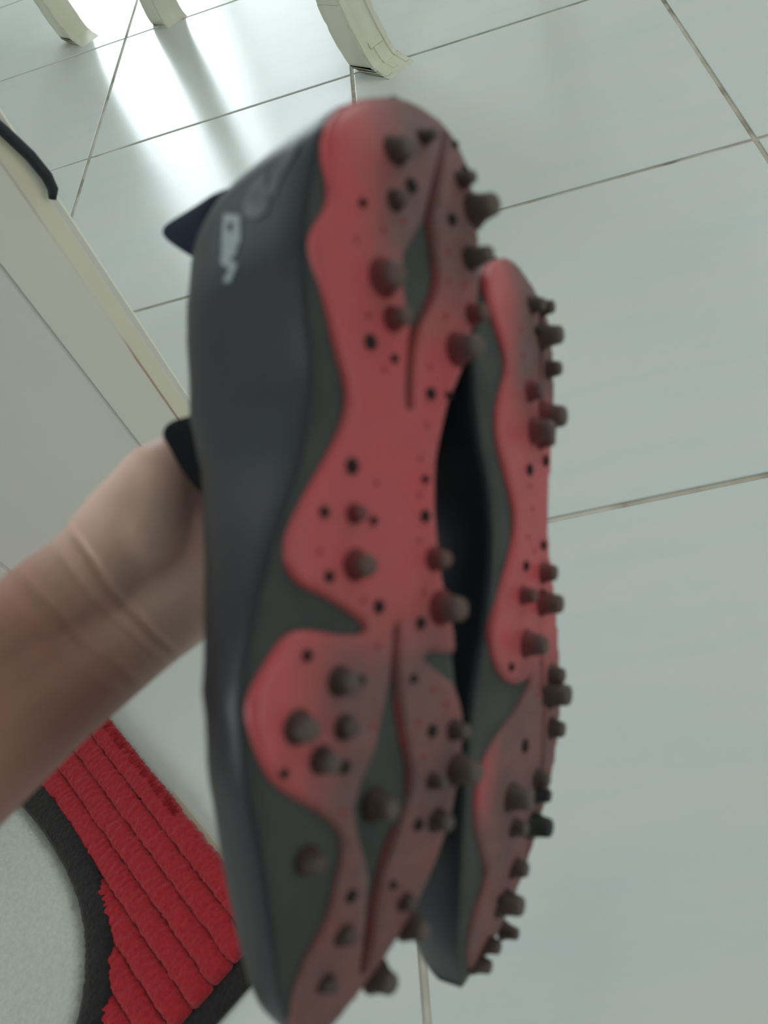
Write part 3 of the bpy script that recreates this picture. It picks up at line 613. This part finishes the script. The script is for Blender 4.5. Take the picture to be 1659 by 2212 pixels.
def pile_patch(dz, z1, name, mat, ymax):
    """domed terry patch with a slightly fuzzy outline"""
    nr, ns = 40, 260
    verts, faces = [], []
    for i in range(nr + 1):
        k = i / nr
        for j in range(ns):
            t = 2 * math.pi * j / ns
            x, y = oval(t, 1.0, dz)
            x, y = OX + (x - OX) * k, min(OY + (y - OY) * k, ymax)
            z = z1 if k < 0.97 else (z1 - 0.004 if k < 0.999 else 0.006)
            p = (x, y, 0)
            j1 = 0.0016 * (k > 0.9)
            verts.append((x + wav(p, j1 * 1.6, 260), y + wav((y, x, 1), j1 * 1.6, 260), z + wav(p, 0.0018 if k < 0.99 else 0.0, 210)))
    for i in range(nr):
        for j in range(ns):
            a, c_ = i * ns + j, i * ns + (j + 1) % ns
            faces.append((a, c_, c_ + ns, a + ns))
    o = from_py(name, verts, faces, mat, None, True)
    adopt(o, rug)
pile_patch(0.0, 0.0135, 'white_oval', M_pile_white, MY1 - 0.004)
# the black outline: a ring between the oval and the red ribs
verts, faces = [], []
ns = 420
ringprof = [(-0.002, 0.006), (0.0, 0.0150), (0.004, 0.0178), (0.013, 0.0188), (0.022, 0.0182), (0.026, 0.0165), (0.028, 0.010)]
for dz, z in ringprof:
    for j in range(ns):
        x, y = oval(2 * math.pi * j / ns, 1.0, dz)
        y = min(y, MY1 - 0.003)
        verts.append((x + wav((x, y, dz), 0.0016, 230), y + wav((y, x, dz), 0.0016, 230), z + wav((x, y, 2), 0.001, 300)))
for i in range(len(ringprof) - 1):
    for j in range(ns):
        a, c_ = i * ns + j, i * ns + (j + 1) % ns
        faces.append((a, c_, c_ + ns, a + ns))
adopt(from_py('oval_outline', verts, faces, M_pile_black, None, True), rug)
# red ribs
PITCH = 0.0233
def rib(xc, ya, yb, w):
    n_ = max(4, int((yb - ya) / 0.0016)); m_ = 12
    verts, faces = [], []
    for i in range(n_ + 1):
        y = ya + (yb - ya) * i / n_
        e = min(1, min(i, n_ - i) * 0.0016 / 0.007)
        e = math.sqrt(max(0.0, 1 - (1 - e) ** 2)) * 0.96 + 0.04
        for k in range(m_ + 1):
            a = math.pi * k / m_
            r = 1 + 0.13 * noise.noise(Vector((xc * 90 + k * 0.55, y * 300, 1.7))) + 0.06 * noise.noise(Vector((xc * 90, y * 60, 5)))
            verts.append((xc + w * 0.55 * math.cos(a) * r * (0.6 + 0.4 * e) + wav((xc, y, 0), 0.0012, 45), y, 0.0055 + 0.0120 * math.sin(a) ** 0.6 * r * e))
    for i in range(n_):
        for k in range(m_):
            a = i * (m_ + 1) + k
            faces.append((a, a + 1, a + m_ + 2, a + m_ + 1))
    adopt(from_py('pile_rib', verts, faces, M_pile_red, None, True), rug)
x = MX1 - 0.010
while x > MX0 + 0.008:
    ylo, yhi = MY0 + 0.022 - 0.002 * random.random(), MY1 - 0.002
    if x > MX1 - 0.02: ylo += 0.004
    runs = []; start = None
    y = ylo
    while y <= yhi:
        ok = not inside_oval(x, y, 0.012)
        if ok and start is None: start = y
        if (not ok) and start is not None: runs.append((start, y)); start = None
        y += 0.002
    if start is not None: runs.append((start, yhi))
    for ya, yb in runs:
        if yb - ya > 0.012: rib(x, ya, yb, PITCH)
    x -= PITCH
# fuzzy fringe of loose red pile along the right side, one tangled mass
verts, faces = [], []
for i in range(900):
    y = random.uniform(MY0 + 0.17, MY1 - 0.01); zb = random.uniform(0.009, 0.0175); xb = MX1 - 0.006
    ln = random.uniform(0.004, 0.013); dy = random.uniform(-0.004, 0.004); dz = random.uniform(-0.003, 0.004); w = 0.0006
    k = len(verts)
    verts += [(xb, y - w, zb), (xb, y + w, zb), (xb, y, zb + 2 * w), (xb + ln, y + dy, max(0.002, zb + dz))]
    faces += [(k, k + 1, k + 3), (k + 1, k + 2, k + 3), (k + 2, k, k + 3)]
fr = from_py('pile_fringe', verts, faces, M_pile_red); adopt(fr, rug); fr['kind'] = 'stuff'
# beige hem tape showing at the edge
bm = bmesh.new(); add_box(bm, MX1 - 0.002, MX1 + 0.0075, MY0 + 0.06, MY0 + 0.20, 0.0006, 0.0035, 0.001)
adopt(from_bm('hem_tape', bm, M_hem), rug)

# ------------------------------------------------------------------ football boots
def htab(x):
    return lerp_tab(BOOT_H, x)
STATIONS = [-0.006, -0.0055, -0.005, -0.0035, -0.002, 0.0, 0.002, 0.006, 0.011, 0.017, 0.024] + [0.032 + 0.0075 * i for i in range(35)] + [0.294, 0.298, 0.301, 0.3032, 0.304]
def upper_mesh(flip, toe=1.0):
    verts, faces = [], []
    rows = []
    for x in STATIONS:
        l, r = section(x, htab(x) * (1 + (toe - 1) * sstep(x, 0.20, 0.27)), right=OUT_R if flip > 0 else OUT_RB)
        if flip < 0:
            dxh = 0.0062 * (1 - sstep(x, -0.006, 0.030))
            l = [(p[0] + dxh, p[1], p[2]) for p in l]; r = [(p[0] + dxh, p[1], p[2]) for p in r]
        ring = [p for p in r[::-1]] + [(r[0][0], r[0][1] + (l[0][1] - r[0][1]) * k / 7, zs(x)) for k in range(1, 7)] + l
        rows.append(range(len(verts), len(verts) + len(ring)))
        verts += [(X_, Y_ * flip, Z_) for X_, Y_, Z_ in ring]
    n_ = len(rows[0])
    for (xa, ra), (xb, rb) in zip(zip(STATIONS, rows), zip(STATIONS[1:], rows[1:])):
        for k in range(n_ - 1):
            faces.append((ra[k], ra[k + 1], rb[k + 1], rb[k]))
        if xa > 0.12:
            faces.append((ra[n_ - 1], ra[0], rb[0], rb[n_ - 1]))
    faces.append(tuple(rows[0])); faces.append(tuple(rows[-1])[::-1])
    return verts, faces

def plate_solid(name, outline, holes, zfun, thick, mat, parent, step=0.0022):
    """plate of even thickness filling an outline (with holes) on the curved underside of the boot"""
    def dens(poly, st):
        out = []
        for (x0, y0), (x1, y1) in zip(poly, poly[1:] + poly[:1]):
            n_ = max(1, int(math.hypot(x1 - x0, y1 - y0) / st))
            out += [(x0 + (x1 - x0) * k / n_, y0 + (y1 - y0) * k / n_) for k in range(n_)]
        return out
    def smoothp(poly, it=2):
        for _ in range(it):
            poly = [((a[0] + 2 * p[0] + c_[0]) / 4, (a[1] + 2 * p[1] + c_[1]) / 4) for a, p, c_ in zip(poly[-1:] + poly[:-1], poly, poly[1:] + poly[:1])]
        return poly
    loops = [smoothp(dens(outline, 0.0018))] + [smoothp(dens(h_, 0.0018), 1) for h_ in holes]
    def inside(x, y, poly):
        c_ = False
        for (x0, y0), (x1, y1) in zip(poly, poly[1:] + poly[:1]):
            if (y0 > y) != (y1 > y) and x < (x1 - x0) * (y - y0) / (y1 - y0) + x0: c_ = not c_
        return c_
    def near(x, y, d):
        return any((x - a) ** 2 + (y - c_) ** 2 < d * d for lp in loops for a, c_ in lp)
    pts_, edges = [], []
    for lp in loops:
        k = len(pts_); pts_ += [Vector(p) for p in lp]
        edges += [(k + i, k + (i + 1) % len(lp)) for i in range(len(lp))]
    nb = len(pts_)
    xs = [p[0] for p in loops[0]]; ys = [p[1] for p in loops[0]]
    x = min(xs)
    while x < max(xs):
        y = min(ys)
        while y < max(ys):
            if inside(x, y, loops[0]) and not any(inside(x, y, h_) for h_ in loops[1:]) and not near(x, y, 0.0011):
                pts_.append(Vector((x, y)))
            y += step
        x += step
    vo, eo, fo, ov, oe, of = delaunay_2d_cdt(pts_, edges, [], 1, 1e-7)
    tris = []
    for f_ in fo:
        cx = sum(vo[i].x for i in f_) / len(f_); cy = sum(vo[i].y for i in f_) / len(f_)
        if inside(cx, cy, loops[0]) and not any(inside(cx, cy, h_) for h_ in loops[1:]):
            tris.append(list(f_))
    # boundary from triangles
    cnt = {}
    for t in tris:
        for a, c_ in zip(t, t[1:] + t[:1]):
            cnt[(min(a, c_), max(a, c_))] = cnt.get((min(a, c_), max(a, c_)), 0) + 1
    bedges = [e for e, n_ in cnt.items() if n_ == 1]
    bset = {i for e in bedges for i in e}
    verts = [(v_.x, v_.y, zfun(v_.x, v_.y) - thick * (0.55 if i in bset else 1.0)) for i, v_ in enumerate(vo)]
    low = {}
    for i in bset:
        low[i] = len(verts); verts.append((vo[i].x, vo[i].y, zfun(vo[i].x, vo[i].y) + 0.0012))
    faces = tris + [(a, c_, low[c_], low[a]) for a, c_ in bedges]
    return from_py(name, verts, faces, mat, parent, True)

def strip_groove(pts_, flip, zfun, w, depth, mat, parent):
    verts, faces = [], []
    dn = []
    for (x0, y0), (x1, y1) in zip(pts_, pts_[1:]):
        n_ = max(1, int(math.hypot(x1 - x0, y1 - y0) / 0.002))
        dn += [(x0 + (x1 - x0) * k / n_, y0 + (y1 - y0) * k / n_) for k in range(n_)]
    dn.append(pts_[-1])
    for i, p in enumerate(dn):
        a, c_ = dn[max(0, i - 1)], dn[min(len(dn) - 1, i + 1)]
        d_ = Vector((c_[0] - a[0], c_[1] - a[1])).normalized(); nrm = Vector((-d_.y, d_.x))
        for s_, z_ in ((-1, 0.0006), (-0.8, -depth), (0.8, -depth), (1, 0.0006)):
            x_, y_ = p[0] + nrm.x * s_ * w / 2, p[1] + nrm.y * s_ * w / 2
            verts.append((x_, y_, zfun(x_, y_) + z_))
    for i in range(len(dn) - 1):
        for k in range(3):
            a = i * 4 + k
            faces.append((a, a + 1, a + 5, a + 4))
    return from_py('groove', verts, faces, mat, parent, True)

def stud_mesh(name, r, h, mats):
    """tapered moulded stud standing along +z, with a flared foot and a rounded tip"""
    prof = [(1.28, -0.0012), (1.12, 0.06 * h), (0.92, 0.25 * h), (0.78, 0.6 * h), (0.72, 0.86 * h), (0.62, 0.96 * h), (0.38, h)]
    seg = 14
    verts, faces = [], []
    for k_, z_ in prof:
        for j in range(seg):
            a = 2 * math.pi * j / seg
            verts.append((r * k_ * math.cos(a), r * k_ * math.sin(a), z_))
    for i in range(len(prof) - 1):
        for j in range(seg):
            a, c_ = i * seg + j, i * seg + (j + 1) % seg
            faces.append((a, c_, c_ + seg, a + seg))
    faces.append(tuple(range((len(prof) - 1) * seg, len(prof) * seg))); faces.append(tuple(range(seg))[::-1])
    me = bpy.data.meshes.new(name); me.from_pydata(verts, [], faces)
    me.polygons.foreach_set('use_smooth', [True] * len(me.polygons))
    me.materials.append(mats)
    return me
def dome_mesh(name, r, h, mat):
    verts, faces = [], []
    seg = 10
    prof = [(1, -0.0004), (0.92, 0.5 * h), (0.6, 0.9 * h)]
    for k_, z_ in prof:
        verts += [(r * k_ * math.cos(2 * math.pi * j / seg), r * k_ * math.sin(2 * math.pi * j / seg), z_) for j in range(seg)]
    verts.append((0, 0, h))
    for i in range(2):
        for j in range(seg):
            a, c_ = i * seg + j, i * seg + (j + 1) % seg
            faces.append((a, c_, c_ + seg, a + seg))
    faces += [(2 * seg + j, 2 * seg + (j + 1) % seg, 3 * seg) for j in range(seg)]
    me = bpy.data.meshes.new(name); me.from_pydata(verts, [], faces)
    me.polygons.foreach_set('use_smooth', [True] * len(me.polygons)); me.materials.append(mat)
    return me
STUD_CACHE = {}
def place_stud(root, x, y, r, h, kind, zfun, tilt=(0, 0)):
    rq = round(r * 2500) / 2500
    key = (kind, rq, h)
    if key not in STUD_CACHE:
        if kind == 'nub': STUD_CACHE[key] = dome_mesh('nub', max(rq, 0.0014), h * 0.8, M_nub)
        elif kind == 'pip': STUD_CACHE[key] = dome_mesh('pip', 0.0012, 0.0010, M_dot)
        else: STUD_CACHE[key] = stud_mesh('stud', rq, h, {'red': M_stud_red, 'mud': M_stud_mud, 'dark': M_stud_dark}[kind])
    o = link('stud' if kind in ('red', 'mud', 'dark') else kind, STUD_CACHE[key], None, root)
    o.location = (x, y, zfun(x, y) - 0.0016)
    o.rotation_euler = (math.pi + tilt[0], tilt[1], 0)
    return o

def profile_blob(name, rings, mat, parent, flip):
    """rings: (z, x0, x1, y0, y1) stacked ellipses"""
    verts, faces = [], []
    seg = 24
    for z_, xa, xb, ya, yb in rings:
        for j in range(seg):
            a = 2 * math.pi * j / seg
            c_, s_ = math.cos(a), math.sin(a)
            verts.append(((xa + xb) / 2 + (xb - xa) / 2 * c_, ((ya + yb) / 2 + (yb - ya) / 2 * s_) * flip, z_))
    for i in range(len(rings) - 1):
        for j in range(seg):
            a, c_ = i * seg + j, i * seg + (j + 1) % seg
            faces.append((a, c_, c_ + seg, a + seg))
    faces.append(tuple(range(seg))[::-1]); faces.append(tuple(range((len(rings) - 1) * seg, len(rings) * seg)))
    o = from_py(name, verts, faces, mat, parent, True)
    md = o.modifiers.new('round', 'SUBSURF'); md.levels = 2; md.render_levels = 2
    return o

def make_boot(mtx, flip, label, plate, holes, grooves, plate_mat, studs, dots, prints):
    root = empty('football_boot', Matrix([r + [] for r in mtx] + [[0, 0, 0, 1]]))
    tag(root, label, 'boot', 'pair of football boots held up sole first')
    verts, faces = upper_mesh(flip, 1.0 if flip > 0 else 0.74)
    up = from_py('upper', verts, faces, M_upper, root, True)
    up.data.materials.append(M_lining); up.data.materials.append(M_midsole)
    for p in up.data.polygons:
        cz = [up.data.vertices[i].co for i in p.vertices]
        if all(abs(c_.z - zs(c_.x)) < 0.0014 for c_ in cz): p.material_index = 2
    md = up.modifiers.new('thickness', 'SOLIDIFY'); md.thickness = 0.0022; md.offset = -1; md.material_offset = 1; md.material_offset_rim = 0
    zf = lambda x, y: zs(x, y)
    plate_solid('outsole', plate, holes, zf, 0.0022, plate_mat, root)
    for g in grooves: strip_groove(g, flip, zf, 0.0017, 0.0011, M_groove, root)
    for x, y, r, h in studs:
        if h < 0.0035: kind = 'nub'
        elif 0.225 < x < 0.25 and flip < 0 and y < -0.02: kind = 'dark'
        else: kind = 'mud' if (x > 0.165 or x < 0.05) else 'red'
        if flip > 0 and 0.225 < x < 0.245 and -0.01 < y < 0.01: kind = 'dark'
        place_stud(root, x, y, r, h, kind, zf)
    for x, y in dots: place_stud(root, x, y, 0.0012, 0.001, 'pip', zf)
    # tongue and heel tab in knit
    profile_blob('tongue', [(0.05, 0.088, 0.150, -0.020, 0.018), (0.078, 0.0895, 0.1395, -0.019, 0.0175), (0.090, 0.0915, 0.1325, -0.018, 0.017), (0.101, 0.0925, 0.123, -0.016, 0.017), (0.1105, 0.0935, 0.112, -0.013, 0.0165), (0.1175, 0.0945, 0.106, -0.009, 0.0145)], M_lining, root, flip)
    profile_blob('heel_tab', [(0.070, 0.006, 0.047, -0.018, 0.024), (0.088, 0.0095, 0.0395, -0.012, 0.022), (0.103, 0.0115, 0.0325, -0.004, 0.020), (0.116, 0.0120, 0.0245, 0.002, 0.017), (0.1265, 0.0130, 0.0180, 0.007, 0.014)], M_tab, root, flip)
    if prints:
        bm = bmesh.new(); bm.from_mesh(up.data)
        tree = BVHTree.FromBMesh(bm); bm.free()
        for polys, mat in prints:
            outer, holes_ = polys[0], polys[1:]
            flat = plate_print(outer, holes_, tree, flip)
            if flat: from_py('print', flat[0], flat[1], mat, root, True)
    return root
def plate_print(outer, holes_, tree, flip):
    def dens(poly):
        out = []
        for (x0, y0), (x1, y1) in zip(poly, poly[1:] + poly[:1]):
            n_ = max(1, int(math.hypot(x1 - x0, y1 - y0) / 0.0012))
            out += [(x0 + (x1 - x0) * k / n_, y0 + (y1 - y0) * k / n_) for k in range(n_)]
        return out
    loops = [dens(outer)] + [dens(h_) for h_ in holes_]
    def inside(x, y, poly):
        c_ = False
        for (x0, y0), (x1, y1) in zip(poly, poly[1:] + poly[:1]):
            if (y0 > y) != (y1 > y) and x < (x1 - x0) * (y - y0) / (y1 - y0) + x0: c_ = not c_
        return c_
    pts_, edges = [], []
    for lp in loops:
        k = len(pts_); pts_ += [Vector(p) for p in lp]; edges += [(k + i, k + (i + 1) % len(lp)) for i in range(len(lp))]
    xs = [p[0] for p in loops[0]]; ys = [p[1] for p in loops[0]]
    x = min(xs)
    while x < max(xs):
        y = min(ys)
        while y < max(ys):
            if inside(x, y, loops[0]) and not any(inside(x, y, h_) for h_ in loops[1:]): pts_.append(Vector((x, y)))
            y += 0.0015
        x += 0.0015
    vo, eo, fo, *_ = delaunay_2d_cdt(pts_, edges, [], 1, 1e-7)
    verts, okv = [], []
    for v_ in vo:
        hit = tree.ray_cast(Vector((v_.x, 0.2 * flip, v_.y)), Vector((0, -flip, 0)))
        if hit[0] is None: verts.append((v_.x, 0, v_.y)); okv.append(False)
        else:
            nrm = hit[1] if hit[1].y * flip > 0 else -hit[1]
            verts.append(tuple(hit[0] + nrm * 0.00035)); okv.append(True)
    faces = []
    for f_ in fo:
        cx = sum(vo[i].x for i in f_) / len(f_); cy = sum(vo[i].y for i in f_) / len(f_)
        if all(okv[i] for i in f_) and inside(cx, cy, loops[0]) and not any(inside(cx, cy, h_) for h_ in loops[1:]): faces.append(tuple(f_))
    return (verts, faces) if faces else None

make_boot(BOOT_A, 1, 'nearer dark grey football boot, pale lettering on its heel, muddy red studded sole', PLATE_A, HOLES_A, GROOVES_A, M_plate_a, STUDS_A, DOTS_A,
          [(PRINTS['ring'], M_print), (PRINTS['zig'], M_print), (PRINTS['up1'], M_print_faint), (PRINTS['up2'], M_print_faint)])
make_boot(BOOT_B, -1, 'dark grey football boot held behind the other, its red sole seen nearly edge-on', PLATE_B, HOLES_B, GROOVES_B, M_plate_b, STUDS_B, DOTS_B, [])

# ------------------------------------------------------------------ hand and forearm
def capsule(bm, p0, r0, p1, r1, seg=20):
    p0, p1 = Vector(p0), Vector(p1)
    ax = (p1 - p0); ln = ax.length; ax.normalize()
    u = ax.orthogonal().normalized(); w = ax.cross(u)
    rings = []
    def ring(c_, r): return [bm.verts.new(c_ + r * (u * math.cos(2 * math.pi * k / seg) + w * math.sin(2 * math.pi * k / seg))) for k in range(seg)]
    for k in range(1, 6):
        a = math.pi / 2 * k / 5
        rings.append(ring(p0 - ax * r0 * math.cos(a), r0 * math.sin(a)))
    for k in range(5):
        a = math.pi / 2 * k / 5
        rings.append(ring(p1 + ax * r1 * math.sin(a), r1 * math.cos(a)))
    for a, c_ in zip(rings, rings[1:]):
        for k in range(seg): bm.faces.new((a[k], a[(k + 1) % seg], c_[(k + 1) % seg], c_[k]))
    bm.faces.new(rings[0][::-1]); bm.faces.new(rings[-1])
BR = Vector(HAND_BREADTH); AX = Vector(HAND_AXIS); PAL = Vector(HAND_PALMAR)
bm = bmesh.new()
for key, chain in HAND.items():
    for (p0, r0), (p1, r1) in zip(chain, chain[1:]):
        if key in ('FORE', 'WRIST'):
            for s_ in (-1, 0, 1):
                k0, k1 = (0.0105 + 0.25 * (r0 - 0.022)) * s_, (0.0105 + 0.25 * (r1 - 0.022)) * s_
                capsule(bm, Vector(p0) + BR * k0, r0 * (1.0 if s_ else 0.98), Vector(p1) + BR * k1, r1 * (1.0 if s_ else 0.98))
        else:
            capsule(bm, p0, r0, p1, r1)
me = bpy.data.meshes.new('arm_source'); bmesh.ops.recalc_face_normals(bm, faces=bm.faces[:]); bm.to_mesh(me); bm.free()
src = bpy.data.objects.new('arm_source', me); COL.objects.link(src)
md = src.modifiers.new('remesh', 'REMESH'); md.mode = 'VOXEL'; md.voxel_size = 0.0011; md.use_smooth_shade = True
md = src.modifiers.new('smooth', 'SMOOTH'); md.factor = 0.6; md.iterations = 20
dg = bpy.context.evaluated_depsgraph_get(); dg.update()
arm_me = bpy.data.meshes.new_from_object(src.evaluated_get(dg))
bpy.data.objects.remove(src)
arm_me.name = 'person'
wrist = Vector(HAND['FORE'][0][0])
CREASES = [(0.004, 0.0016, 0.0013, 0.10), (-0.0025, 0.0006, 0.0011, 0.13), (-0.0160, 0.0008, 0.0016, 0.16), (-0.0245, 0.0003, 0.0018, 0.16)]
nor = [v_.normal.copy() for v_ in arm_me.vertices]
for v_, nm in zip(arm_me.vertices, nor):
    d_ = v_.co - wrist
    s_ = d_.dot(AX); t_ = d_.dot(BR)
    if abs(s_) < 0.05:
        pm = max(0.0, nm.dot(PAL)) ** 0.5
        for s0, dep, wd, tl in CREASES:
            c0 = s0 + tl * t_ + 4.0 * t_ * t_ + 0.0012 * noise.noise(Vector((t_ * 60, s0 * 100, 0)))
            v_.co -= nm * dep * pm * math.exp(-((s_ - c0) / wd) ** 2)
arm_me.polygons.foreach_set('use_smooth', [True] * len(arm_me.polygons))
person = link('person', arm_me, M_skin)
tag(person, 'bare left forearm and hand gripping the pair of boots from behind', 'person')
# nails on the finger tips that wrap behind the boots
for key in ('M2', 'M3', 'M4', 'M5', 'THEN'):
    (p1, r1), (p0, r0) = HAND[key][-1], HAND[key][-2]
    p1, p0 = Vector(p1), Vector(p0)
    ax = (p1 - p0).normalized()
    outw = (-PAL - ax * (-PAL).dot(ax)).normalized(); side = ax.cross(outw)
    verts, faces = [], []
    for i in range(5):
        for j in range(7):
            u_, a = i / 4 - 0.5, (j / 6 - 0.5) * 1.5
            rr = r1 * 1.02
            verts.append(tuple(p1 + ax * (u_ * r1 * 1.5 + 0.1 * r1) + outw * rr * math.cos(a) * (1 - 0.12 * max(0, u_)) + side * rr * math.sin(a)))
    for i in range(4):
        for j in range(6):
            a = i * 7 + j; faces.append((a, a + 1, a + 8, a + 7))
    o = from_py('fingernail', verts, faces, M_nail, person, True)
    md = o.modifiers.new('thickness', 'SOLIDIFY'); md.thickness = 0.0006
